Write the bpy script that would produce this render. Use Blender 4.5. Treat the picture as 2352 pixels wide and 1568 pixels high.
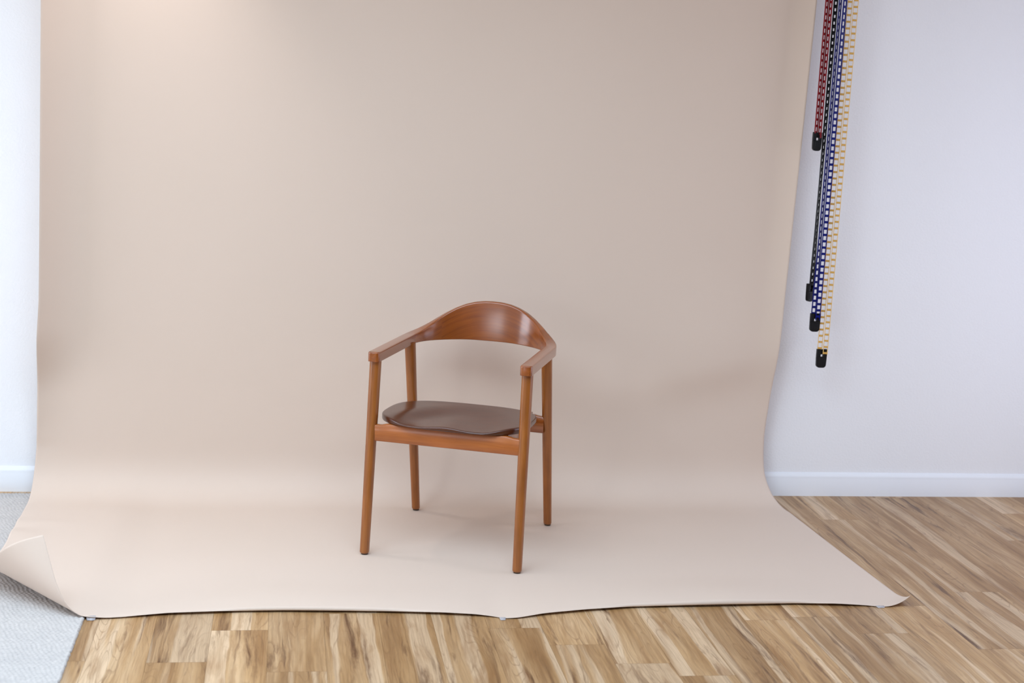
import bpy, bmesh, math, random
from mathutils import Vector, Matrix

for o in list(bpy.data.objects):
    bpy.data.objects.remove(o, do_unlink=True)
S = bpy.context.scene
C = S.collection
R = math.radians
rnd = random.Random(7)

# ------------------------------------------------------------------ camera
YAW, PITCH, ROLL, CAMH, FPX = 0.1615, 0.1702, 0.0503, 1.4485, 3269.3
fwd = Vector((math.sin(YAW) * math.cos(PITCH), math.cos(YAW) * math.cos(PITCH), -math.sin(PITCH)))
rgt = Vector((math.cos(YAW), -math.sin(YAW), 0))
upv = rgt.cross(fwd)
r2 = math.cos(ROLL) * rgt + math.sin(ROLL) * upv
u2 = -math.sin(ROLL) * rgt + math.cos(ROLL) * upv
cd = bpy.data.cameras.new('camera')
cam = bpy.data.objects.new('camera', cd); C.objects.link(cam)
m = Matrix.Identity(4)
for i in range(3):
    m[i][0], m[i][1], m[i][2] = r2[i], u2[i], -fwd[i]
m[0][3], m[1][3], m[2][3] = 0, 0, CAMH
cam.matrix_world = m
cd.sensor_width = 36; cd.sensor_fit = 'HORIZONTAL'; cd.lens = FPX / 2352 * 36
cd.clip_start = 0.05; cd.clip_end = 60
cd.dof.use_dof = True; cd.dof.focus_distance = 4.45; cd.dof.aperture_fstop = 3.5
S.camera = cam

# ------------------------------------------------------------------ view + world
vs = S.view_settings
vs.view_transform = 'Standard'; vs.look = 'None'; vs.gamma = 1; vs.use_curve_mapping = False
vs.exposure = 0.03
W = bpy.data.worlds.new('sky'); S.world = W; W.use_nodes = True
W.node_tree.nodes['Background'].inputs[0].default_value = (0.80, 0.90, 1.0, 1)
W.node_tree.nodes['Background'].inputs[1].default_value = 0.12

# ------------------------------------------------------------------ lights
WALL_Y = 5.037
XL_WALL, XR_WALL, Y_FRONT, CEIL = -3.6, 3.4, -1.7, 2.44
WIN1 = (2.7, 4.35, 0.15, 2.10)       # y0,y1,z0,z1  glazed opening in the left wall
WIN2 = (-1.4, -0.2, 0.60, 2.00)      # second window of the left wall, level with the camera
WIN3 = (2.4, 4.7, 0.06, 2.05)       # y0,y1,z0,z1  window in the right wall
FILL_GAP = (-1.8, 1.0, 1.7, 3.6)        # x0,x1,y0,y1  ceiling opening added for an overhead fill lamp
FILL_GAP2 = (0.9, 2.9, 0.3, 2.3)  # second added ceiling opening, for the right fill lamp

def area(name, loc, rot, sx, sy, power, col):
    l = bpy.data.lights.new(name, 'AREA'); l.shape = 'RECTANGLE'; l.size = sx; l.size_y = sy
    l.energy = power; l.color = col
    o = bpy.data.objects.new(name, l); C.objects.link(o); o.location = loc; o.rotation_euler = rot
    return o
PW_A, CO_A = 67.2, (0.830, 0.893, 1.000)
PW_B, CO_B = 49.2, (0.878, 0.927, 1.000)
PW_D, CO_D = 31.2, (0.788, 0.808, 1.000)
PW_E, CO_E = 103.8, (0.671, 0.838, 1.000)
PW_G, CO_G = 22.2, (0.757, 0.919, 1.000)
PW_F, CO_F = 24.5, (1.000, 0.959, 0.949)
area('daylight_left', (XL_WALL - 0.06, (WIN1[0] + WIN1[1]) / 2, (WIN1[2] + WIN1[3]) / 2), (R(90), 0, R(-90)),
     WIN1[1] - WIN1[0], WIN1[3] - WIN1[2], PW_A, CO_A)
area('daylight_left_near', (XL_WALL - 0.06, (WIN2[0] + WIN2[1]) / 2, (WIN2[2] + WIN2[3]) / 2), (R(90), 0, R(-90)),
     WIN2[1] - WIN2[0], WIN2[3] - WIN2[2], PW_B, CO_B)
area('daylight_right', (XR_WALL + 0.06, (WIN3[0] + WIN3[1]) / 2, (WIN3[2] + WIN3[3]) / 2), (R(90), 0, R(90)),
     WIN3[1] - WIN3[0], WIN3[3] - WIN3[2], PW_D, CO_D)
area('overhead_fill', ((FILL_GAP[0] + FILL_GAP[1]) / 2, (FILL_GAP[2] + FILL_GAP[3]) / 2, CEIL + 0.12), (0, 0, 0),
     FILL_GAP[1] - FILL_GAP[0], FILL_GAP[3] - FILL_GAP[2], PW_E, CO_E)  # unseen overhead lamp, added as fill to brighten the floor
area('overhead_fill_right', ((FILL_GAP2[0] + FILL_GAP2[1]) / 2, (FILL_GAP2[2] + FILL_GAP2[3]) / 2, CEIL + 0.12), (0, 0, 0),
     FILL_GAP2[1] - FILL_GAP2[0], FILL_GAP2[3] - FILL_GAP2[2], PW_G, CO_G)  # second unseen overhead lamp, added as fill from the right
sp = bpy.data.lights.new('ceiling_downlight', 'SPOT'); sp.energy = PW_F; sp.color = CO_F
sp.spot_size = R(80); sp.spot_blend = 1.0; sp.shadow_soft_size = 0.06
spo = bpy.data.objects.new('ceiling_downlight', sp); C.objects.link(spo)
spo.location = (-0.46, 4.68, 2.41); spo.rotation_euler = (R(6), 0, 0)

# ------------------------------------------------------------------ helpers
def lin(r, g, b):
    f = lambda c: (c / 255 / 12.92) if c / 255 <= 0.04045 else ((c / 255 + 0.055) / 1.055) ** 2.4
    return (f(r), f(g), f(b), 1)

def obj(name, bm, mat, parent=None, smooth=True, sharp=None):
    me = bpy.data.meshes.new(name); bm.to_mesh(me); bm.free()
    o = bpy.data.objects.new(name, me); C.objects.link(o)
    if mat: me.materials.append(mat)
    if smooth:
        for p in me.polygons: p.use_smooth = True
        if sharp is not None:
            me.set_sharp_from_angle(angle=R(sharp))
    if parent: o.parent = parent
    return o

def thing(name, label, cat, loc=(0, 0, 0), rz=0, group=None):
    o = bpy.data.objects.new(name, None); C.objects.link(o)
    o.location = loc; o.rotation_euler = (0, 0, rz); o.empty_display_size = 0.05
    return tag(o, label, cat, group)
def tag(o, label, cat, group=None):
    o['label'] = label; o['category'] = cat
    if group: o['group'] = group
    return o

def box(bm, x0, x1, y0, y1, z0, z1):
    v = [bm.verts.new(p) for p in ((x0, y0, z0), (x1, y0, z0), (x1, y1, z0), (x0, y1, z0),
                                   (x0, y0, z1), (x1, y0, z1), (x1, y1, z1), (x0, y1, z1))]
    for f in ((0, 3, 2, 1), (4, 5, 6, 7), (0, 1, 5, 4), (1, 2, 6, 5), (2, 3, 7, 6), (3, 0, 4, 7)):
        bm.faces.new([v[i] for i in f])

def bevel(bm, w, seg=2):
    bmesh.ops.bevel(bm, geom=bm.edges[:], offset=w, segments=seg, profile=0.5, affect='EDGES', clamp_overlap=True)

def sstep(a, b, x):
    t = max(0.0, min(1.0, (x - a) / (b - a))); return t * t * (3 - 2 * t)
def interp(x, tab):
    if x <= tab[0][0]: return tab[0][1]
    for (a, va), (b, vb) in zip(tab, tab[1:]):
        if x <= b: return va + (vb - va) * (x - a) / (b - a)
    return tab[-1][1]
def smooth_tab(tab, n=200, it=8):
    x0, x1 = tab[0][0], tab[-1][0]
    xs = [x0 + (x1 - x0) * i / n for i in range(n + 1)]; ys = [interp(x, tab) for x in xs]
    for _ in range(it):
        ys = [ys[0]] + [(ys[i - 1] + 2 * ys[i] + ys[i + 1]) / 4 for i in range(1, n)] + [ys[-1]]
    return list(zip(xs, ys))

# ---- node helpers
class NT:
    def __init__(s, name):
        s.m = bpy.data.materials.new(name); s.m.use_nodes = True; s.t = s.m.node_tree
        s.b = s.t.nodes['Principled BSDF']
    def n(s, typ, **kw):
        nd = s.t.nodes.new(typ)
        for k, v in kw.items():
            if k.startswith('i_'):
                nd.inputs[int(k[2:]) if k[2:].isdigit() else k[2:].replace('_', ' ')].default_value = v
            else: setattr(nd, k, v)
        return nd
    def l(s, a, b): s.t.links.new(a, b)
    def ramp(s, src, stops, interp_='LINEAR'):
        r = s.n('ShaderNodeValToRGB'); r.color_ramp.interpolation = interp_
        e = r.color_ramp.elements
        while len(e) < len(stops): e.new(0.5)
        for el, (p, c) in zip(e, stops): el.position = p; el.color = c if len(c) == 4 else (*c, 1)
        s.l(src, r.inputs[0]); return r.outputs[0]
    def mix(s, fac, a, b, mode='MIX'):
        x = s.n('ShaderNodeMix', data_type='RGBA', blend_type=mode)
        for sock, v in ((x.inputs[0], fac), (x.inputs[6], a), (x.inputs[7], b)):
            if hasattr(v, 'is_linked'): s.l(v, sock)
            else: sock.default_value = v
        return x.outputs[2]
    def mapping(s, vec, scale, loc=(0, 0, 0)):
        mp = s.n('ShaderNodeMapping'); mp.inputs['Scale'].default_value = scale; mp.inputs['Location'].default_value = loc
        s.l(vec, mp.inputs[0]); return mp.outputs[0]
    def noise(s, vec, scale=1, detail=4, rough=0.55, dist=0.0):
        nz = s.n('ShaderNodeTexNoise'); nz.inputs['Scale'].default_value = scale; nz.inputs['Detail'].default_value = detail
        nz.inputs['Roughness'].default_value = rough; nz.inputs['Distortion'].default_value = dist
        s.l(vec, nz.inputs['Vector']); return nz.outputs[0]
    def bump(s, h, strength, dist):
        b = s.n('ShaderNodeBump'); b.inputs['Strength'].default_value = strength; b.inputs['Distance'].default_value = dist
        s.l(h, b.inputs['Height']); s.l(b.outputs[0], s.b.inputs['Normal'])

def simple(name, col, rough=0.5, spec=0.5):
    t = NT(name); t.b.inputs['Base Color'].default_value = col; t.b.inputs['Roughness'].default_value = rough
    t.b.inputs['Specular IOR Level'].default_value = spec
    return t.m

# ---- wall paint (orange-peel texture)
def wall_mat(name, col, st):
    t = NT(name); tc = t.n('ShaderNodeTexCoord')
    t.b.inputs['Base Color'].default_value = col; t.b.inputs['Roughness'].default_value = 0.75
    t.b.inputs['Specular IOR Level'].default_value = 0.25
    n1 = t.noise(tc.outputs['Object'], 130, 3, 0.6); r1 = t.ramp(n1, [(0.42, (0, 0, 0)), (0.62, (1, 1, 1))])
    t.bump(r1, st, 0.004)
    return t.m
M_wall = wall_mat('painted plaster', (0.91, 0.91, 0.93, 1), 0.16)
M_wall_far = simple('dark bounce-cutting wall', (0.20, 0.22, 0.25, 1), 0.8, 0.2)  # dark colour put on unseen walls to cut bounced light
M_ceil = simple('ceiling paint', (0.80, 0.79, 0.77, 1), 0.9, 0.1)
M_trim = simple('white gloss trim', (0.86, 0.87, 0.90, 1), 0.45, 0.4)

# ---- seamless paper
t = NT('seamless beige paper'); tc = t.n('ShaderNodeTexCoord')
nz = t.noise(tc.outputs['Object'], 2.2, 2, 0.5)
t.l(t.mix(nz, (0.682, 0.556, 0.464, 1), (0.702, 0.571, 0.479, 1)), t.b.inputs['Base Color'])
t.b.inputs['Roughness'].default_value = 0.62; t.b.inputs['Specular IOR Level'].default_value = 0.25
M_paper = t.m

# ---- chair wood
def wood(name, dark, mid, light, rough, coat=0.4):
    t = NT(name); uv = t.n('ShaderNodeUVMap')
    v1 = t.mapping(uv.outputs[0], (70, 4.5, 1)); g = t.noise(v1, 1, 5, 0.6, 0.6)
    v2 = t.mapping(uv.outputs[0], (420, 9, 1)); f = t.noise(v2, 1, 3, 0.6, 0.2)
    c = t.ramp(g, [(0.28, dark), (0.52, mid), (0.78, light)])
    fr = t.ramp(f, [(0.35, (0.86, 0.83, 0.80)), (0.6, (1, 1, 1))])
    c = t.mix(0.6, c, fr, 'MULTIPLY')
    v3 = t.mapping(uv.outputs[0], (9, 7, 1)); bl = t.noise(v3, 1, 2, 0.5)
    c = t.mix(0.8, c, t.ramp(bl, [(0.3, (0.78, 0.74, 0.70)), (0.7, (1.05, 1.03, 1.0))]), 'MULTIPLY')
    t.l(c, t.b.inputs['Base Color']); t.b.inputs['Roughness'].default_value = rough
    t.b.inputs['Specular IOR Level'].default_value = 0.5
    t.b.inputs['Coat Weight'].default_value = coat; t.b.inputs['Coat Roughness'].default_value = 0.2
    t.bump(f, 0.06, 0.0006)
    return t.m
M_leg = wood('honey brown stained wood', lin(130, 72, 20), lin(155, 90, 32), lin(172, 108, 46), 0.34)
M_arm = wood('walnut stained wood', lin(130, 63, 14), lin(149, 76, 19), lin(162, 87, 24), 0.25, 0.9)
M_rail = wood('amber stained wood', lin(162, 88, 33), lin(180, 103, 44), lin(191, 114, 51), 0.40)
M_seat = wood('dark red-brown stained wood', lin(72, 33, 15), lin(81, 38, 17), lin(89, 44, 21), 0.30)
M_glide = simple('dark felt glide', lin(84, 70, 58), 0.9, 0.1)

# ---- plastics
def plastic(name, col, rough=0.4):
    t = NT(name); tc = t.n('ShaderNodeTexCoord'); n = t.noise(tc.outputs['Object'], 60, 2)
    t.l(t.mix(n, [c * 0.92 for c in col[:3]] + [1], [min(1, c * 1.08) for c in col[:3]] + [1]), t.b.inputs['Base Color'])
    t.b.inputs['Roughness'].default_value = rough; t.b.inputs['Specular IOR Level'].default_value = 0.3; return t.m
M_red = plastic('red plastic', lin(124, 2, 14)); M_blue = plastic('royal blue plastic', lin(1, 14, 104))
M_black = plastic('black plastic', lin(7, 8, 12)); M_yel = plastic('yellow plastic', lin(214, 166, 86))
M_yel_rail = plastic('highlight-toned yellow plastic', lin(232, 194, 128))  # bright highlight fringe of the side rails painted in as a paler colour
M_weight = plastic('black cast weight', lin(9, 9, 12), 0.4)

# ------------------------------------------------------------------ room shell
def structure(o): o['kind'] = 'structure'; return o
bm = bmesh.new(); box(bm, XL_WALL - 0.15, XR_WALL + 0.15, WALL_Y, WALL_Y + 0.12, -0.05, CEIL + 0.1)
structure(obj('wall_back', bm, M_wall, smooth=False))
def pierced(name, axis, at0, at1, span, holes, mat=None):
    """wall slab with rectangular openings; holes sorted along the span"""
    bm = bmesh.new()
    def slab(a, b, z0, z1):
        if axis == 'y': box(bm, at0, at1, a, b, z0, z1)
        else: box(bm, a, b, at0, at1, z0, z1)
    cur = span[0]
    for a, b, z0, z1 in holes:
        slab(cur, a, -0.05, CEIL); slab(a, b, -0.05, z0); slab(a, b, z1, CEIL); cur = b
    slab(cur, span[1], -0.05, CEIL)
    structure(obj(name, bm, mat or M_wall, smooth=False))
pierced('wall_left', 'y', XL_WALL - 0.12, XL_WALL, (Y_FRONT, WALL_Y), [WIN2, WIN1])
pierced('wall_right', 'y', XR_WALL, XR_WALL + 0.12, (Y_FRONT, WALL_Y), [WIN3], M_wall_far)
pierced('wall_front', 'x', Y_FRONT - 0.12, Y_FRONT, (XL_WALL - 0.12, XR_WALL + 0.12), [], M_wall_far)
bm = bmesh.new(); cx0, cx1, cy0, cy1 = XL_WALL - 0.12, XR_WALL + 0.12, Y_FRONT - 0.12, WALL_Y + 0.1
cur = cx0
for h0, h1, g0, g1 in (FILL_GAP, FILL_GAP2):
    box(bm, cur, h0, cy0, cy1, CEIL, CEIL + 0.1); box(bm, h0, h1, cy0, g0, CEIL, CEIL + 0.1); box(bm, h0, h1, g1, cy1, CEIL, CEIL + 0.1); cur = h1
box(bm, cur, cx1, cy0, cy1, CEIL, CEIL + 0.1)
structure(obj('ceiling', bm, M_ceil, smooth=False))

def win_frame(name, axis, a0, a1, z0, z1, at):
    bm = bmesh.new(); w = 0.05
    def bar(a, b, c, d):
        if axis == 'y': box(bm, at - 0.03, at + 0.03, a, b, c, d)
        else: box(bm, a, b, at - 0.03, at + 0.03, c, d)
    bar(a0, a0 + w, z0, z1); bar(a1 - w, a1, z0, z1); bar(a0 + w, a1 - w, z0, z0 + w); bar(a0 + w, a1 - w, z1 - w, z1)
    mid = (a0 + a1) / 2; bar(mid - w / 2, mid + w / 2, z0 + w, z1 - w)
    structure(obj(name, bm, M_trim, smooth=False))
win_frame('window_1', 'y', *WIN1, XL_WALL - 0.02)
win_frame('window_2', 'y', *WIN2, XL_WALL - 0.02)
win_frame('window_3', 'y', *WIN3, XR_WALL + 0.02)

# baseboard: profile swept along x
bm = bmesh.new()
prof = [(0.0, 0.0), (-0.014, 0.0), (-0.014, 0.066), (-0.012, 0.070), (-0.0125, 0.074), (-0.010, 0.079), (-0.006, 0.085), (-0.003, 0.089), (0.0, 0.090)]
rows = [[bm.verts.new((x, WALL_Y + a, b)) for a, b in prof] for x in (XL_WALL, XR_WALL)]
for i in range(len(prof) - 1):
    bm.faces.new((rows[0][i], rows[1][i], rows[1][i + 1], rows[0][i + 1]))
bm.faces.new(rows[0][::-1]); bm.faces.new(rows[1])
bmesh.ops.recalc_face_normals(bm, faces=bm.faces[:])
structure(obj('baseboard_back', bm, M_trim, smooth=True, sharp=35))

# ------------------------------------------------------------------ plank floor
t = NT('maple plank flooring')
uv = t.n('ShaderNodeUVMap'); at = t.n('ShaderNodeAttribute', attribute_name='plank')
sep = t.n('ShaderNodeSeparateColor'); t.l(at.outputs['Color'], sep.inputs[0])
off = t.n('ShaderNodeVectorMath', operation='SCALE'); t.l(at.outputs['Vector'], off.inputs[0]); off.inputs['Scale'].default_value = 37.0
add = t.n('ShaderNodeVectorMath', operation='ADD'); t.l(uv.outputs[0], add.inputs[0]); t.l(off.outputs[0], add.inputs[1])
P = add.outputs[0]
# soft warp so the figure meanders a little
def warp(P, sc, amt):
    wn = t.n('ShaderNodeTexNoise'); t.l(t.mapping(P, sc), wn.inputs['Vector']); wn.inputs['Scale'].default_value = 1; wn.inputs['Detail'].default_value = 3
    wc = t.n('ShaderNodeVectorMath', operation='SUBTRACT'); t.l(wn.outputs['Color'], wc.inputs[0]); wc.inputs[1].default_value = (0.5, 0.5, 0.5)
    ws = t.n('ShaderNodeVectorMath', operation='SCALE'); t.l(wc.outputs[0], ws.inputs[0]); ws.inputs['Scale'].default_value = amt
    wa = t.n('ShaderNodeVectorMath', operation='ADD'); t.l(P, wa.inputs[0]); t.l(ws.outputs[0], wa.inputs[1]); return wa.outputs[0]
Q = warp(warp(P, (6, 1.6, 1), 0.045), (45, 7, 1), 0.012)
tone = t.noise(t.mapping(Q, (17, 1.1, 1)), 1, 5, 0.6, 0.2)
col = t.ramp(tone, [(0.30, lin(150, 111, 68)), (0.45, lin(180, 142, 97)), (0.58, lin(197, 162, 120)), (0.72, lin(210, 179, 141))])
# pale sapwood bands with firm edges
sap = t.noise(t.mapping(Q, (15, 0.30, 1), (3, 5, 0)), 1, 1, 0.5)
sapm = t.ramp(sap, [(0.545, (0, 0, 0)), (0.572, (1, 1, 1))])
col = t.mix(sapm, col, t.mix(tone, lin(206, 174, 136), lin(221, 195, 164)))
# fine grain
fine = t.noise(t.mapping(Q, (170, 4, 1)), 1, 4, 0.65)
col = t.mix(0.75, col, t.ramp(fine, [(0.34, (0.68, 0.63, 0.58)), (0.60, (1.05, 1.04, 1.03))]), 'MULTIPLY')
# soft brown clouds, dark mineral streaks and growth rings
cl_ = t.noise(t.mapping(Q, (24, 3.2, 1), (1, 7, 0)), 1, 4, 0.6, 0.5)
col = t.mix(t.ramp(cl_, [(0.52, (0, 0, 0)), (0.70, (0.6, 0.6, 0.6))]), col, lin(150, 108, 64))
dk = t.noise(t.mapping(Q, (26, 1.7, 1), (9, 2, 0)), 1, 7, 0.66, 0.6)
dkm = t.ramp(dk, [(0.555, (0, 0, 0)), (0.62, (0.5, 0.5, 0.5)), (0.68, (1, 1, 1))])
col = t.mix(dkm, col, lin(104, 69, 38))
rg = t.noise(t.mapping(Q, (8, 0.75, 1), (4, 1, 0)), 1, 2, 0.5)
m1 = t.n('ShaderNodeMath', operation='MULTIPLY'); t.l(rg, m1.inputs[0]); m1.inputs[1].default_value = 34
m2 = t.n('ShaderNodeMath', operation='FRACT'); t.l(m1.outputs[0], m2.inputs[0])
lnm = t.ramp(m2.outputs[0], [(0.0, (1, 1, 1)), (0.16, (0, 0, 0)), (0.93, (0, 0, 0)), (1.0, (1, 1, 1))])
gate = t.ramp(t.noise(t.mapping(P, (11, 1.3, 1), (2, 8, 0)), 1, 2, 0.5), [(0.45, (0, 0, 0)), (0.62, (0.42, 0.42, 0.42))])
lf = t.n('ShaderNodeMath', operation='MULTIPLY'); t.l(lnm, lf.inputs[0]); t.l(gate, lf.inputs[1])
col = t.mix(lf.outputs[0], col, lin(118, 80, 44))
# plank to plank tone
pv = t.ramp(sep.outputs[0], [(0.0, (0.80, 0.77, 0.74)), (0.5, (0.95, 0.94, 0.93)), (1.0, (1.08, 1.07, 1.06))])
col = t.mix(1.0, col, pv, 'MULTIPLY')
t.l(col, t.b.inputs['Base Color'])
t.b.inputs['Roughness'].default_value = 0.42; t.b.inputs['Specular IOR Level'].default_value = 0.45
M_floor = t.m
M_seam = simple('plank joint', lin(116, 84, 54), 0.8, 0.1)

PW = 0.1500; PX0 = -0.0235
joint = {-1: 3.698, 0: 3.415, 4: 3.695, 5: 3.570, 6: 3.437, 7: 3.352, 10: 3.76, 11: 3.627}
bm = bmesh.new(); uvl = bm.loops.layers.uv.new('UVMap'); cl = bm.loops.layers.color.new('plank')
PL = 1.215
kmin, kmax = int(math.floor((XL_WALL - 0.12 - PX0) / PW)), int(math.ceil((XR_WALL + 0.12 - PX0) / PW))
for k in range(kmin, kmax):
    xa, xb = PX0 + k * PW, PX0 + (k + 1) * PW
    j = joint.get(k, rnd.uniform(2.6, 3.8))
    n0 = int(math.floor((Y_FRONT - 0.12 - j) / PL))
    while j + n0 * PL < WALL_Y + 0.1:
        ya, yb = j + n0 * PL, j + (n0 + 1) * PL
        c = (rnd.random(), rnd.random(), rnd.random(), 1)
        g = 0.00028; yy = (max(ya, Y_FRONT - 0.12), min(yb, WALL_Y + 0.1))
        xx = (max(xa, XL_WALL - 0.12), min(xb, XR_WALL + 0.12))
        if yy[1] > yy[0] and xx[1] > xx[0]:
            a = [bm.verts.new(p) for p in ((xx[0] + g, yy[0] + g, 0), (xx[1] - g, yy[0] + g, 0), (xx[1] - g, yy[1] - g, 0), (xx[0] + g, yy[1] - g, 0))]
            f = bm.faces.new(a)
            for lp in f.loops:
                lp[uvl].uv = (lp.vert.co.x - xa, lp.vert.co.y - ya); lp[cl] = c
        n0 += 1
nb = len(bm.faces)
box(bm, XL_WALL - 0.12, XR_WALL + 0.12, Y_FRONT - 0.12, WALL_Y + 0.1, -0.05, -0.0015)
bm.faces.ensure_lookup_table()
for f in bm.faces[nb:]: f.material_index = 1
fl = obj('floor', bm, M_floor, smooth=False); fl.data.materials.append(M_seam); structure(fl)

# ------------------------------------------------------------------ rug
t = NT('white woven wool'); tc = t.n('ShaderNodeTexCoord')
n = t.noise(tc.outputs['Object'], 90, 3); n2 = t.noise(tc.outputs['Object'], 9, 2)
c = t.mix(n, lin(176, 172, 170), lin(212, 206, 201)); c = t.mix(0.5, c, t.ramp(n2, [(0.3, (0.9, 0.9, 0.91)), (0.7, (1, 1, 1))]), 'MULTIPLY')
t.l(c, t.b.inputs['Base Color']); t.b.inputs['Roughness'].default_value = 0.95; t.b.inputs['Specular IOR Level'].default_value = 0.1
M_rug = t.m
RX0, RX1, RY0, RY1, RH = -1.35, -0.515, 3.10, 4.985, 0.0085
bm = bmesh.new(); dx, dy = 0.0031, 0.0031
nx, ny = int((RX1 - RX0) / dx), int((RY1 - RY0) / dy)
rr = random.Random(3)
def rug_h(i, j):
    x, y = i * dx, j * dy
    ph = (x * 0.906 + y * 0.423) / 0.0108 + 0.22 * math.sin(y * 38 - x * 11) + 0.15 * math.sin(y * 91 + x * 13)
    rib = 0.5 + 0.5 * math.cos(2 * math.pi * ph)
    loop = 0.5 + 0.5 * math.cos(2 * math.pi * ((y * 0.906 - x * 0.423) / 0.0135 + 0.5 * math.floor(ph + 0.5)))
    return RH - 0.0034 + 0.0035 * (0.45 * rib + 0.35 * loop) + rr.uniform(-0.0007, 0.0007)
grid = []
for i in range(nx + 1):
    row = []
    for j in range(ny + 1):
        z = rug_h(i, j)
        x = RX0 + i * dx; y = RY0 + j * dy
        if i == nx: x += rr.uniform(-0.002, 0.0025); z = RH * 0.62
        if i == nx - 1: z = RH * 0.95 + rr.uniform(-0.0006, 0.0006)
        if j in (0, ny): z = RH * 0.5
        row.append(bm.verts.new((x, y, z)))
    grid.append(row)
for i in range(nx):
    for j in range(ny):
        bm.faces.new((grid[i][j], grid[i + 1][j], grid[i + 1][j + 1], grid[i][j + 1]))
bd = [grid[i][0] for i in range(nx + 1)] + [grid[nx][j] for j in range(1, ny + 1)] + [grid[i][ny] for i in range(nx - 1, -1, -1)] + [grid[0][j] for j in range(ny - 1, 0, -1)]
low = [bm.verts.new((v.co.x, v.co.y, 0.0003)) for v in bd]
for i in range(len(bd)):
    k = (i + 1) % len(bd); bm.faces.new((bd[i], low[i], low[k], bd[k]))
tag(obj('rug', bm, M_rug), 'white woven rug on the plank floor, partly under the curled paper corner', 'rug')

# ------------------------------------------------------------------ seamless paper backdrop
PY, BR = 4.978, 0.180             # plane of the hanging paper, radius of the sweep
edgeF = smooth_tab([(-0.86, 3.784), (-0.52, 3.784), (-0.47, 3.786), (-0.40, 3.805), (-0.317, 3.824), (-0.183, 3.834), (0.004, 3.836), (0.183, 3.828), (0.35, 3.818), (0.441, 3.811),
         (0.532, 3.795), (0.60, 3.768), (0.626, 3.760), (0.652, 3.768), (0.726, 3.799), (0.852, 3.827), (0.979, 3.844), (1.131, 3.852), (1.284, 3.858), (1.492, 3.863), (1.621, 3.859),
         (1.686, 3.848), (1.750, 3.835), (1.778, 3.832), (1.95, 3.832)], 280, 3)
hump = smooth_tab([(-0.86, 0.0), (-0.47, 0.0), (-0.40, 0.004), (-0.317, 0.006), (-0.183, 0.0085), (-0.06, 0.0130), (0.10, 0.0150), (0.25, 0.013), (0.44, 0.0085), (0.55, 0.006), (0.60, 0.0025), (0.622, 0.0), (0.632, 0.0), (0.66, 0.003), (0.74, 0.0065),
         (0.90, 0.0085), (1.05, 0.0125), (1.15, 0.015), (1.33, 0.0195), (1.47, 0.0145), (1.60, 0.009), (1.70, 0.005), (1.76, 0.001), (1.95, 0.0)], 280, 3)
xLv = [(0.0, -0.845), (0.22, -0.833), (0.40, -0.826), (0.70, -0.807), (0.82, -0.805), (1.26, -0.799), (1.68, -0.794), (2.44, -0.79)]
xRv = [(0.0, 1.800), (0.10, 1.790), (0.25, 1.784), (0.90, 1.812), (1.38, 1.825), (1.84, 1.836), (2.44, 1.85)]
xLf = smooth_tab([(3.6, -0.803), (3.78, -0.8126), (4.0, -0.825), (4.30, -0.8335), (4.5, -0.835), (4.67, -0.839), (4.77, -0.842), (5.0, -0.846)], 140, 6)
xRf = [(3.7, 1.884), (3.9, 1.880), (4.1, 1.870), (4.3, 1.861), (4.5, 1.853), (4.8, 1.842), (4.9, 1.836), (4.95, 1.826), (5.0, 1.800)]
NU = 236
HANG = CEIL - 0.005
vs_ = []                          # arc parameters
arc = BR * math.pi / 2
def frange(a, b, n): return [a + (b - a) * i / n for i in range(n)]
vlist = [('h', z) for z in frange(HANG, BR, 120)] + [('a', a) for a in frange(0, math.pi / 2, 60)] + [('f', s) for s in frange(0, 0.93, 130)] + [('f', s) for s in frange(0.93, 1.0001, 30)] + [('f', 1.0)]
CURL = dict(xf=-0.5110, yf=3.7807, ang=2.0162, r0=0.0229, k=0.6486, amax=2.118)
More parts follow.
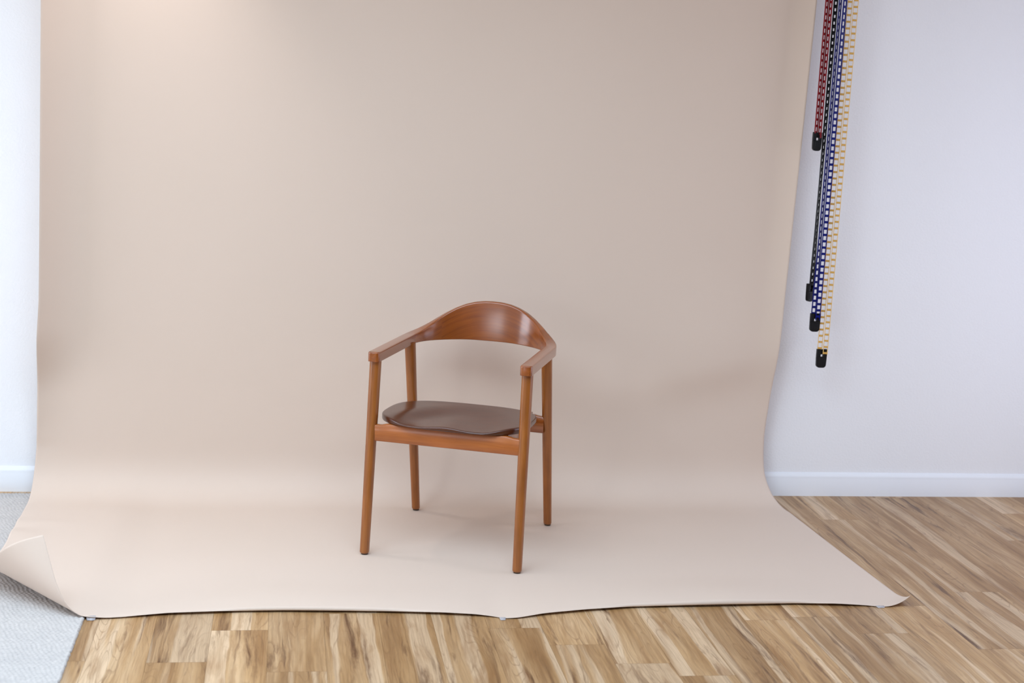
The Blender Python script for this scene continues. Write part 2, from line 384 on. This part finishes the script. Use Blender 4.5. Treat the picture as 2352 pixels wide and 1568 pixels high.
def paper_point(u, kind, s):
    if kind == 'h':
        z = s; x = interp(z, xLv) + u * (interp(z, xRv) - interp(z, xLv)); y = PY
        dl = x - interp(z, xLv); drr = interp(z, xRv) - x
        k = sstep(0.36, 0.60, z) * 0.75 + 0.25 * sstep(0.12, 0.4, z)
        wd = 0.15
        y -= 0.105 * k * max(0, 1 - dl / wd) ** 2
        y -= 0.030 * sstep(0.2, 0.7, z) * max(0, 1 - drr / 0.09) ** 2
        # buckle: shallow diagonal ridge on the right half of the sheet
        cx, cz = 1.56, 0.52; ca, sa = math.cos(0.24), math.sin(0.24)
        a = (x - cx) * ca + (z - cz) * sa; b = -(x - cx) * sa + (z - cz) * ca
        y -= 0.030 * math.exp(-(a / 0.33) ** 2) * math.exp(-(b / (0.105 if b < 0 else 0.22)) ** 2)
        y -= 0.006 * math.exp(-((x - 0.42 - (z - 0.3) * 0.25) / 0.05) ** 2) * math.exp(-((z - 0.35) / 0.18) ** 2)
        y += 0.004 * math.sin(x * 2.3 + 0.6) * sstep(0.15, 0.7, z)
        return (x, y, z)
    if kind == 'a':
        z = BR * (1 - math.sin(s) ** 0.74) + 0.0014; y = PY - BR * (1 - math.cos(s) ** 0.74)
        t_ = 1 - s / (math.pi / 2)
        xl = interp(z, xLv) * t_ + interp(y, xLf) * (1 - t_); xr = interp(z, xRv) * t_ + interp(y, xRf) * (1 - t_)
        x = xl + u * (xr - xl)
        z += 0.0105 * sstep(-0.40, -0.56, x) * (1 - t_)
        return (x, y, z)
    xg = interp(4.4, xLf) + u * (interp(4.4, xRf) - interp(4.4, xLf))
    yb = PY - BR; yf = interp(xg, edgeF)
    y = yb + s * (yf - yb)
    xl, xr = interp(y, xLf), interp(y, xRf); x = xl + u * (xr - xl)
    z = 0.0014 + 0.0105 * sstep(-0.40, -0.56, x)
    # bowed front edge: rises into a low roll, the cut edge turning down
    d = y - yf; H = interp(x, hump)
    if H > 0 and d < 0.30:
        df = 0.66 * sstep(0.0065, 0.0125, H); y -= 2.6 * max(0.0, H * (1 - df) - 0.002) * sstep(0.10, 0.0, d)
        z += H * sstep(0.28, 0.03, d)
        if d < 0.014 and df > 0:
            ph_ = (1 - d / 0.014) * R(115); rho = H * df / (1 - math.cos(R(115)))
            y += (0.014 - d - rho * math.sin(ph_) * 0.9) * df / 0.66; z -= rho * (1 - math.cos(ph_))
        if df > 0: y -= max(0.0, 0.014 - H * df * 0.6) * (df / 0.66) * sstep(0.08, 0.0, d)
    # small dent and buckle near the left edge of the floor part
    z += 0.007 * math.exp(-((y - 4.62) / 0.05) ** 2) * sstep(-0.55, -0.86, x) + 0.010 * math.exp(-((y - 4.50) / 0.05) ** 2) * sstep(-0.70, -0.86, x)
    # lifted right corner
    ax, ay = 1.785, 3.832; nx_, ny_ = 0.80, -0.60
    sd = (x - ax) * nx_ + (y - ay) * ny_
    if sd > 0:
        r = 0.085; an = sd / r
        q = r * math.sin(an); z += r * (1 - math.cos(an)); x += nx_ * (q - sd); y += ny_ * (q - sd)
    # rolled left corner (conical curl)
    A = Vector((CURL['xf'], CURL['yf'])); tv = Vector((math.cos(CURL['ang']), math.sin(CURL['ang']))); nv = Vector((-tv.y, tv.x))
    dv = Vector((x, y)) - A; sd = dv.dot(nv); tt = dv.dot(tv)
    ramp_ = 0.02
    if sd > 0:
        r = max(CURL['r0'] + CURL['k'] * tt, 0.006); an = min(sd / r, CURL['amax']); ex = sd - an * r
        q = r * math.sin(an) + ex * math.cos(an); z += r * (1 - math.cos(an)) + ex * math.sin(an)
        p = A + tt * tv + q * nv; x, y = p.x, p.y
    elif sd > -0.22 and tt > -0.1 and tt < 0.6:
        # the sheet starts lifting before the roll
        z += 0.0
    return (x, y, z)
bm = bmesh.new(); rows = []
us = [i / NU for i in range(NU + 1)]
us = [0.5 * (u + (0.5 - 0.5 * math.cos(math.pi * u))) for u in us]
for kind, s in vlist:
    rows.append([bm.verts.new(paper_point(u, kind, s)) for u in us])
for a, b in zip(rows, rows[1:]):
    for i in range(NU):
        bm.faces.new((a[i], b[i], b[i + 1], a[i + 1]))
bmesh.ops.recalc_face_normals(bm, faces=bm.faces[:])
paper = obj('paper_backdrop', bm, M_paper)
sm = paper.modifiers.new('thickness', 'SOLIDIFY'); sm.thickness = 0.0006; sm.offset = 0
tag(paper, 'beige seamless paper backdrop hanging on the wall and sweeping onto the floor', 'backdrop')

# ------------------------------------------------------------------ clear tape tabs at the front edge
t = NT('clear adhesive tape'); t.b.inputs['Base Color'].default_value = lin(206, 201, 204); t.b.inputs['Roughness'].default_value = 0.25
t.b.inputs['Alpha'].default_value = 0.65
M_tape = t.m
def tape(cx, cy, w, back, front, label, rot=0.0, zb=0.0045):
    bm = bmesh.new(); prof = [(back, zb), (0.006, zb), (0.002, zb - 0.0006), (-0.002, 0.0022), (-0.004, 0.0012), (-front, 0.0010)]
    prof2 = [(a, b + 0.0004) for a, b in prof]
    rr_ = []
    for P_ in (prof, prof2):
        for sx in (-w / 2, w / 2):
            rr_.append([bm.verts.new((sx * (1 - 0.25 * sstep(0, front, -a)), a, b)) for a, b in P_])
    n_ = len(prof)
    for i in range(n_ - 1):
        bm.faces.new((rr_[0][i], rr_[0][i + 1], rr_[1][i + 1], rr_[1][i])); bm.faces.new((rr_[2][i], rr_[3][i], rr_[3][i + 1], rr_[2][i + 1]))
        bm.faces.new((rr_[0][i], rr_[2][i], rr_[2][i + 1], rr_[0][i + 1])); bm.faces.new((rr_[1][i], rr_[1][i + 1], rr_[3][i + 1], rr_[3][i]))
    for e in (0, n_ - 1): bm.faces.new((rr_[0][e], rr_[1][e], rr_[3][e], rr_[2][e]))
    bmesh.ops.recalc_face_normals(bm, faces=bm.faces[:])
    o = obj('tape_piece', bm, M_tape); o.location = (cx, cy, 0); o.rotation_euler.z = rot
    tag(o, label, 'tape', 'clear tape pieces along the paper edge')
tape(0.626, 3.763, 0.017, 0.006, 0.010, 'small piece of clear tape holding the middle of the paper front edge to the floor', zb=0.0034)
tape(1.780, 3.834, 0.026, 0.006, 0.008, 'small piece of clear tape beside the lifted right corner of the paper', zb=0.0030)
tape(-0.497, 3.786, 0.024, 0.006, 0.009, 'small piece of clear tape between the rug and the rolled paper corner', zb=0.0090)

# ------------------------------------------------------------------ chair
CH = thing('armchair', 'brown wooden armchair with curved backrest standing on the beige paper', 'chair', (0.5949, 4.4839, 0.0026), -0.38)

def ring_faces(bm, ra, rb):
    n_ = len(ra)
    return [bm.faces.new((ra[i], ra[(i + 1) % n_], rb[(i + 1) % n_], rb[i])) for i in range(n_)]
def set_uv(bm, uvs):
    l_ = bm.loops.layers.uv.new('UVMap')
    for f in bm.faces:
        us_ = [uvs[v][0] for v in f.verts]; wrap = max(us_) - min(us_) > 0.5 * uvs['span'] if 'span' in uvs else False
        for lp in f.loops:
            u, v = uvs[lp.vert]
            if wrap and u < 0.25 * uvs['span']: u += uvs['span']
            lp[l_].uv = (u, v)

def make_leg(foot, top, radii, seed):
    """tapered leg: radii [(height fraction, radius)]"""
    bm = bmesh.new(); N = 28; uvs = {'span': 2 * math.pi * 0.017}
    foot, top = Vector(foot), Vector(top); rows = []
    hs = [0, 0.004, 0.008] + [0.012 + (1 - 0.012) * i / 26 for i in range(27)]
    for h in hs:
        c = foot + (top - foot) * h; r = interp(h, radii)
        if h < 0.009: r -= 0.0028 * (1 - math.sqrt(max(0, 1 - (1 - h / 0.009) ** 2)))
        row = []
        for i in range(N):
            a = 2 * math.pi * i / N; ca, sa = math.cos(a), math.sin(a)
            k = (abs(ca) ** 2.5 + abs(sa) ** 2.5) ** (-1 / 2.5)
            v = bm.verts.new((c.x + r * k * ca, c.y + r * k * sa, c.z)); row.append(v)
            uvs[v] = (a * 0.017 + seed * 0.37, h * 0.62 + seed * 1.7)
        rows.append(row)
    for a, b in zip(rows, rows[1:]): ring_faces(bm, a, b)
    bm.faces.new(rows[0][::-1]); bm.faces.new(rows[-1])
    set_uv(bm, uvs)
    return bm
fr = [(0, 0.0146), (0.35, 0.0156), (0.62, 0.0164), (0.8, 0.0172), (1.0, 0.0176)]
br = [(0, 0.0137), (0.35, 0.0152), (0.62, 0.0162), (0.8, 0.0170), (1.0, 0.0180)]
legs = []
for sx in (-1, 1):
    legs.append((obj('leg', make_leg((sx * 0.2477, -0.262, 0.004), (sx * 0.2420, -0.2303, 0.6185), fr, 1 + sx), M_leg, CH, True, 45), sx * 0.2477, -0.262))
    legs.append((obj('leg', make_leg((sx * 0.2363, 0.262, 0.004), (sx * 0.2326, 0.1023, 0.6225), br, 5 + sx), M_leg, CH, True, 45), sx * 0.2363, 0.262))
for lg, x, y in legs:
    bm = bmesh.new()
    bmesh.ops.create_cone(bm, cap_ends=True, segments=20, radius1=0.0105, radius2=0.0112, depth=0.004, matrix=Matrix.Translation((x, y, 0.002)))
    g = obj('glide', bm, M_glide, lg); g['label'] = 'dark felt glide'

# arm and back rail: one bent sweep, cut at the two joints
A0, B0, YS = 0.241, 0.182, 0.098
ztop = [(0, 0.7545), (0.03, 0.7535), (0.06, 0.7490), (0.09, 0.7400), (0.12, 0.7265), (0.15, 0.7090), (0.18, 0.6880), (0.205, 0.6690), (0.222, 0.6575), (0.235, 0.6510), (0.241, 0.6485)]
ztop = smooth_tab(ztop, 120, 6)
thick = smooth_tab([(0, 0.0200), (0.10, 0.0205), (0.16, 0.023), (0.20, 0.029), (0.225, 0.0355), (0.241, 0.0375)], 120, 6)
def back_xy(q):       # q: 0 centre of the back .. 1 start of straight arm (superellipse)
    th = q * math.pi / 2; e = 2 / 2.35
    return A0 * abs(math.sin(th)) ** e, YS + B0 * abs(math.cos(th)) ** e
path = []             # (x, y, kind, along)
for i in range(61):
    x, y = back_xy(i / 60); path.append((x, y))
dense = [path[0]]
for (xa, ya), (xb, yb) in zip(path, path[1:]):
    n_ = max(1, int(math.hypot(xb - xa, yb - ya) / 0.008))
    for k in range(1, n_ + 1): dense.append((xa + (xb - xa) * k / n_, ya + (yb - ya) * k / n_))
YE = -0.2600
for k in range(1, 31): dense.append((A0 + 0.0005 * k / 30, YS + (YE + 0.011 - YS) * k / 30))
for a in range(1, 9): dense.append((A0 + 0.0005, YE + 0.011 * (1 - math.sin(a / 8 * math.pi / 2))))
ser = [(-x, y) for x, y in dense[:0:-1]] + dense
al = [0.0]
for p_, q_ in zip(ser, ser[1:]): al.append(al[-1] + math.hypot(q_[0] - p_[0], q_[1] - p_[1]))
NC = 6
def section(idx):
    x, y = ser[idx]
    a, b = ser[max(0, idx - 1)], ser[min(len(ser) - 1, idx + 1)]
    tx, ty = b[0] - a[0], b[1] - a[1]; L = math.hypot(tx, ty) or 1; tx, ty = tx / L, ty / L
    if y < YS: tx, ty = (0, 1) if x < 0 else (0, -1)
    nx_, ny_ = -ty, tx                                  # outward
    ax_ = abs(x) if y > YS else 0.2411
    t_ = interp(ax_, thick); zt = interp(ax_, ztop); zb = 0.6166 + 0.004 * sstep(0.2, 0.05, ax_)
    lean = 0.13 * sstep(0.235, 0.10, ax_) if y > YS else 0
    end = 0.0
    if y < YE + 0.011:
        d = (YE + 0.011 - y) / 0.011; end = 0.010 * (1 - math.sqrt(max(0, 1 - d * d)))
    ht = t_ / 2 - end; zt -= end * 0.25; zb += end * 0.2
    r = min(0.0058 if ax_ < 0.2 else 0.0045, ht * 0.9); pts = []
    rl = r * 0.55
    for cx_, cz_, a0, r in ((ht - r, zt - r, 0, r), (-(ht - r), zt - r, 90, r), (-(ht - rl), zb + rl, 180, rl), (ht - rl, zb + rl, 270, rl)):
        for k in range(NC):
            an = R(a0 + 90 * k / (NC - 1)); o_ = cx_ + r * math.cos(an); z_ = cz_ + r * math.sin(an)
            pts.append((o_ + lean * (z_ - zb), z_))
    # finer rows on the tall faces
    return [(x + nx_ * o_, y + ny_ * o_, z_) for o_, z_ in pts], pts
def sweep(i0, i1, seed):
    bm = bmesh.new(); rows = []; uvs = {}
    for i in range(i0, i1 + 1):
        co, pts = section(i); row = []; u = 0
        for k, c in enumerate(co):
            if k: u += math.hypot(pts[k][0] - pts[k - 1][0], pts[k][1] - pts[k - 1][1])
            v = bm.verts.new(c); uvs[v] = (u + seed, al[i]); row.append(v)
        rows.append(row)
    for a, b in zip(rows, rows[1:]): ring_faces(bm, a, b)
    bm.faces.new(rows[0]); bm.faces.new(rows[-1][::-1])
    bmesh.ops.recalc_face_normals(bm, faces=bm.faces[:])
    uvs['span'] = 10
    set_uv(bm, uvs)
    return bm
jl = min(i for i in range(len(ser)) if ser[i][0] > -0.168 and ser[i][1] > YS); jr = max(i for i in range(len(ser)) if ser[i][0] < 0.190 and ser[i][1] > YS)
obj('armrest', sweep(0, jl, 0.0), M_arm, CH, True, 40)
obj('backrest', sweep(jl, jr, 1.3), M_arm, CH, True, 40)
obj('armrest', sweep(jr, len(ser) - 1, 2.1), M_arm, CH, True, 40)

# rails under the seat
def rail(x1, y0, y1, zlow, ztop_c, ztop_e, seed):
    bm = bmesh.new(); uvs = {'span': 10}; rows = []
    n_ = 40
    for i in range(n_ + 1):
        x = -x1 + 2 * x1 * i / n_; zt = ztop_e + (ztop_c - ztop_e) * sstep(0.215, 0.188, abs(x)); row = []
        r = 0.003
        for k, (yy, zz) in enumerate(((y0 + r, zlow), (y1 - r, zlow), (y1, zlow + r), (y1, zt - r), (y1 - r, zt), (y0 + r, zt), (y0, zt - r), (y0, zlow + r))):
            v = bm.verts.new((x, yy, zz)); uvs[v] = (zz * 1.0 + yy + seed, x + seed); row.append(v)
        rows.append(row)
    for a, b in zip(rows, rows[1:]): ring_faces(bm, a, b)
    bm.faces.new(rows[0]); bm.faces.new(rows[-1])
    bmesh.ops.recalc_face_normals(bm, faces=bm.faces[:]); set_uv(bm, uvs)
    return bm
obj('front_rail', rail(0.236, -0.2530, -0.2330, 0.3665, 0.4235, 0.4180, 0.4), M_rail, CH, True, 50)
obj('rear_rail', rail(0.226, 0.146, 0.166, 0.348, 0.408, 0.404, 2.9), M_arm, CH, True, 50)
for sx in (-1, 1):
    bm = bmesh.new(); box(bm, sx * 0.172 - 0.016, sx * 0.172 + 0.016, -0.234, 0.147, 0.372, 0.4185); bevel(bm, 0.002)
    obj('seat_support', bm, M_arm, CH, True, 40)

# saddle seat
bm = bmesh.new(); uvs = {'span': 10}
SX, SY0, SY1 = 0.239, -0.281, 0.098
sc, sh = (SY0 + SY1) / 2, (SY1 - SY0) / 2
NA = 128
def outline(a, k=1.0, inset=0.0):
    ca, sa = math.cos(a), math.sin(a); e = 3.1 if sa < 0 else 3.0
    r = (abs(ca) ** e + abs(sa) ** e) ** (-1 / e)
    return (SX - inset) * r * ca * k, sc + (sh - inset) * r * sa * k
def seat_top(x, y):
    z = 0.4465 - 0.010 * (y - SY0) / (SY1 - SY0)
    rho = math.sqrt((x / 0.205) ** 2 + ((y - SY0) / 0.335) ** 2)
    dish = sstep(1.02, 0.55, rho)
    pom = math.exp(-(x / 0.055) ** 2) * sstep(0.02, -0.24, y)
    return z - 0.0155 * dish * (1 - 0.52 * pom)
rows = []
for k in range(1, 27):
    kk = k / 26 * 0.978; row = []
    for i in range(NA):
        x, y = outline(2 * math.pi * i / NA, kk); v = bm.verts.new((x, y, seat_top(x, y))); uvs[v] = (y, x); row.append(v)
    rows.append(row)
for inset, dz in ((0.0022, -0.0006), (0.0006, -0.0022), (0.0, -0.0045)):
    row = []
    for i in range(NA):
        x, y = outline(2 * math.pi * i / NA, 1, inset); v = bm.verts.new((x, y, seat_top(x, y) + dz)); uvs[v] = (y + dz, x); row.append(v)
    rows.append(row)
for inset, z in ((0.0003, 0.0040), (0.002, 0.0014), (0.007, 0.0)):
    row = []
    for i in range(NA):
        a_ = 2 * math.pi * i / NA
        x, y = outline(a_, 1, inset); zz = 0.4238 - 0.010 * (y - SY0) / (SY1 - SY0) * 0.6 + z + 0.0035 * abs(math.cos(a_)) ** 6; v = bm.verts.new((x, y, zz)); uvs[v] = (y - 0.02, x); row.append(v)
    rows.append(row)
ctr = bm.verts.new((0, sc, seat_top(0, sc))); uvs[ctr] = (sc, 0)
for i in range(NA): bm.faces.new((ctr, rows[0][i], rows[0][(i + 1) % NA]))
for a, b in zip(rows, rows[1:]): ring_faces(bm, a, b)
bm.faces.new(rows[-1])
bmesh.ops.recalc_face_normals(bm, faces=bm.faces[:]); set_uv(bm, uvs)
obj('seat', bm, M_seat, CH, True, 60)

# ------------------------------------------------------------------ ladder chains of the paper rollers
PITCH_C = 0.0229
def strand(x, y, ztop_, zbot, twist, width, phase=0.0, rung=0.0045, rw=0.0030):
    """twist: [(z, degrees)]"""
    bm = bmesh.new(); tw = sorted(twist)
    dp = 0.0042
    n_ = int((ztop_ - zbot) / (PITCH_C / 2))
    def frame(z):
        a = R(interp(z, tw) - 21)
        return Vector((x, y, z)), Vector((math.cos(a), math.sin(a), 0)), Vector((-math.sin(a), math.cos(a), 0))
    for side in (-1, 1):
        rows_ = []
        for i in range(n_ + 1):
            z = zbot + (ztop_ - zbot) * i / n_; c, e, f = frame(z); o_ = c + e * side * (width / 2 - rw / 2)
            rows_.append([bm.verts.new(o_ + e * sx * rw / 2 + f * sy * dp / 2) for sx, sy in ((-1, -1), (1, -1), (1, 1), (-1, 1))])
        for a, b in zip(rows_, rows_[1:]): ring_faces(bm, a, b)
        bm.faces.new(rows_[0][::-1]); bm.faces.new(rows_[-1])
    nr = len(bm.faces)
    z = zbot + 0.004 + phase
    while z < ztop_ - 0.005:
        c, e, f = frame(z); hw = width / 2 - rw * 0.6
        prof_ = [(-rung, -0.0006), (-rung * 0.7, -0.0024), (rung * 0.7, -0.0024), (rung, -0.0006), (rung * 0.7, 0.0016), (-rung * 0.7, 0.0016)]
        ends = [[bm.verts.new(c + e * s_ * hw + f * q_ + Vector((0, 0, p_))) for p_, q_ in prof_] for s_ in (-1, 1)]
        ring_faces(bm, ends[0], ends[1]); bm.faces.new(ends[0]); bm.faces.new(ends[1][::-1])
        z += PITCH_C
    bm.faces.ensure_lookup_table()
    for f_ in bm.faces[:nr]: f_.material_index = 1
    bmesh.ops.recalc_face_normals(bm, faces=bm.faces[:])
    return bm
def weight(x, y, ztop_, w, h, dp, hole_z, tw):
    """rounded black weight with a slot at the top and a small square window"""
    bm = bmesh.new()
    hw = w / 2; t_ = w / 2 - 0.0048
    box(bm, -hw, -hw + t_, -dp / 2, dp / 2, -0.0285, 0); box(bm, hw - t_, hw, -dp / 2, dp / 2, -0.0285, 0)
    box(bm, -hw + t_, hw - t_, -dp / 2 + 0.004, dp / 2, -0.0200, -0.001)
    # lower body with rounded corners
    r = 0.011; pts = [(-hw, -0.0285)]
    for k in range(7):
        a = R(180 + 90 * k / 6); pts.append((-hw + r + 0.001 + r * math.cos(a), -h + r + r * math.sin(a)))
    for k in range(7):
        a = R(270 + 90 * k / 6); pts.append((hw - r - 0.001 + r * math.cos(a), -h + r + r * math.sin(a)))
    pts.append((hw, -0.0285))
    fa = [bm.verts.new((p, -dp / 2, q)) for p, q in pts]; fb = [bm.verts.new((p, dp / 2, q)) for p, q in pts]
    bm.faces.new(fa); bm.faces.new(fb[::-1]); ring_faces(bm, fa, fb)
    bmesh.ops.recalc_face_normals(bm, faces=bm.faces[:])
    # raised centre panel
    box(bm, -hw * 0.55, hw * 0.55, -dp / 2 - 0.0012, -dp / 2 + 0.002, -h + 0.010, -0.034)
    bevel(bm, 0.0008, 1)
    bmesh.ops.transform(bm, verts=bm.verts[:], matrix=Matrix.Translation((x, y, ztop_)) @ Matrix.Rotation(R(tw), 4, 'Z'))
    return bm
CT = CEIL - 0.002
def chain(label, mat, strands, wt, rail=None):
    root = thing('roller_chain', label, 'chain', (0, 0, 0), 0, 'hanging control chains right of the paper')
    for s_ in strands: obj('chain_strand', strand(*s_), mat, root, False).data.materials.append(rail or mat)
    w_ = obj('counterweight', weight(*wt), M_weight, root, True, 30); w_['label'] = 'black counterweight'
    return root
CY_ = 4.90
chain('red ladder chain with a black weight, shortest of the hanging chains', M_red,
      [(1.8565, CY_, CT, 1.372, [(1.37, 56), (2.44, 56)], 0.0165), (1.8705, CY_ - 0.002, CT, 1.357, [(1.35, -54), (2.44, -54)], 0.0165, 0.011)],
      (1.8635, CY_ + 0.001, 1.377, 0.0330, 0.066, 0.012, 0, 0))
chain('black ladder chain half hidden behind the blue chain', M_black,
      [(1.8935, CY_ + 0.010, CT, 0.826, [(0.83, 50), (1.0, 66), (1.2, 62), (1.5, 48), (1.84, 36), (2.44, 30)], 0.0165),
       (1.8960, CY_ + 0.018, CT, 0.815, [(0.83, 20), (1.0, 52), (1.2, 60), (1.5, 48), (1.84, 36), (2.44, 30)], 0.0165, 0.0155)],
      (1.8935, CY_ + 0.022, 0.831, 0.030, 0.066, 0.014, 0, 25))
chain('royal blue ladder chain with a black weight, between red and yellow chains', M_blue,
      [(1.9035, CY_ - 0.006, CT, 0.722, [(0.72, 18), (0.82, 30), (1.0, 58), (1.84, 62), (2.44, 62)], 0.0170),
       (1.9165, CY_ - 0.018, CT, 0.703, [(0.72, 12), (1.2, 15), (1.55, 28), (1.84, 48), (2.44, 55)], 0.0170, 0.009)],
      (1.9105, CY_ - 0.008, 0.726, 0.0375, 0.067, 0.012, 0, 0))
chain('yellow ladder chain with a black weight, longest and rightmost of the chains', M_yel,
      [(1.9390, CY_ - 0.006, CT, 0.594, [(0.5, 6), (2.44, 4)], 0.0172, 0.0, 0.0037, 0.0022),
       (1.9580, CY_ - 0.014, CT, 0.577, [(0.57, 8), (0.62, 4), (2.44, -2)], 0.0172, 0.0, 0.0037, 0.0022)],
      (1.9490, CY_ - 0.003, 0.594, 0.0385, 0.069, 0.012, 0, 0), M_yel_rail)
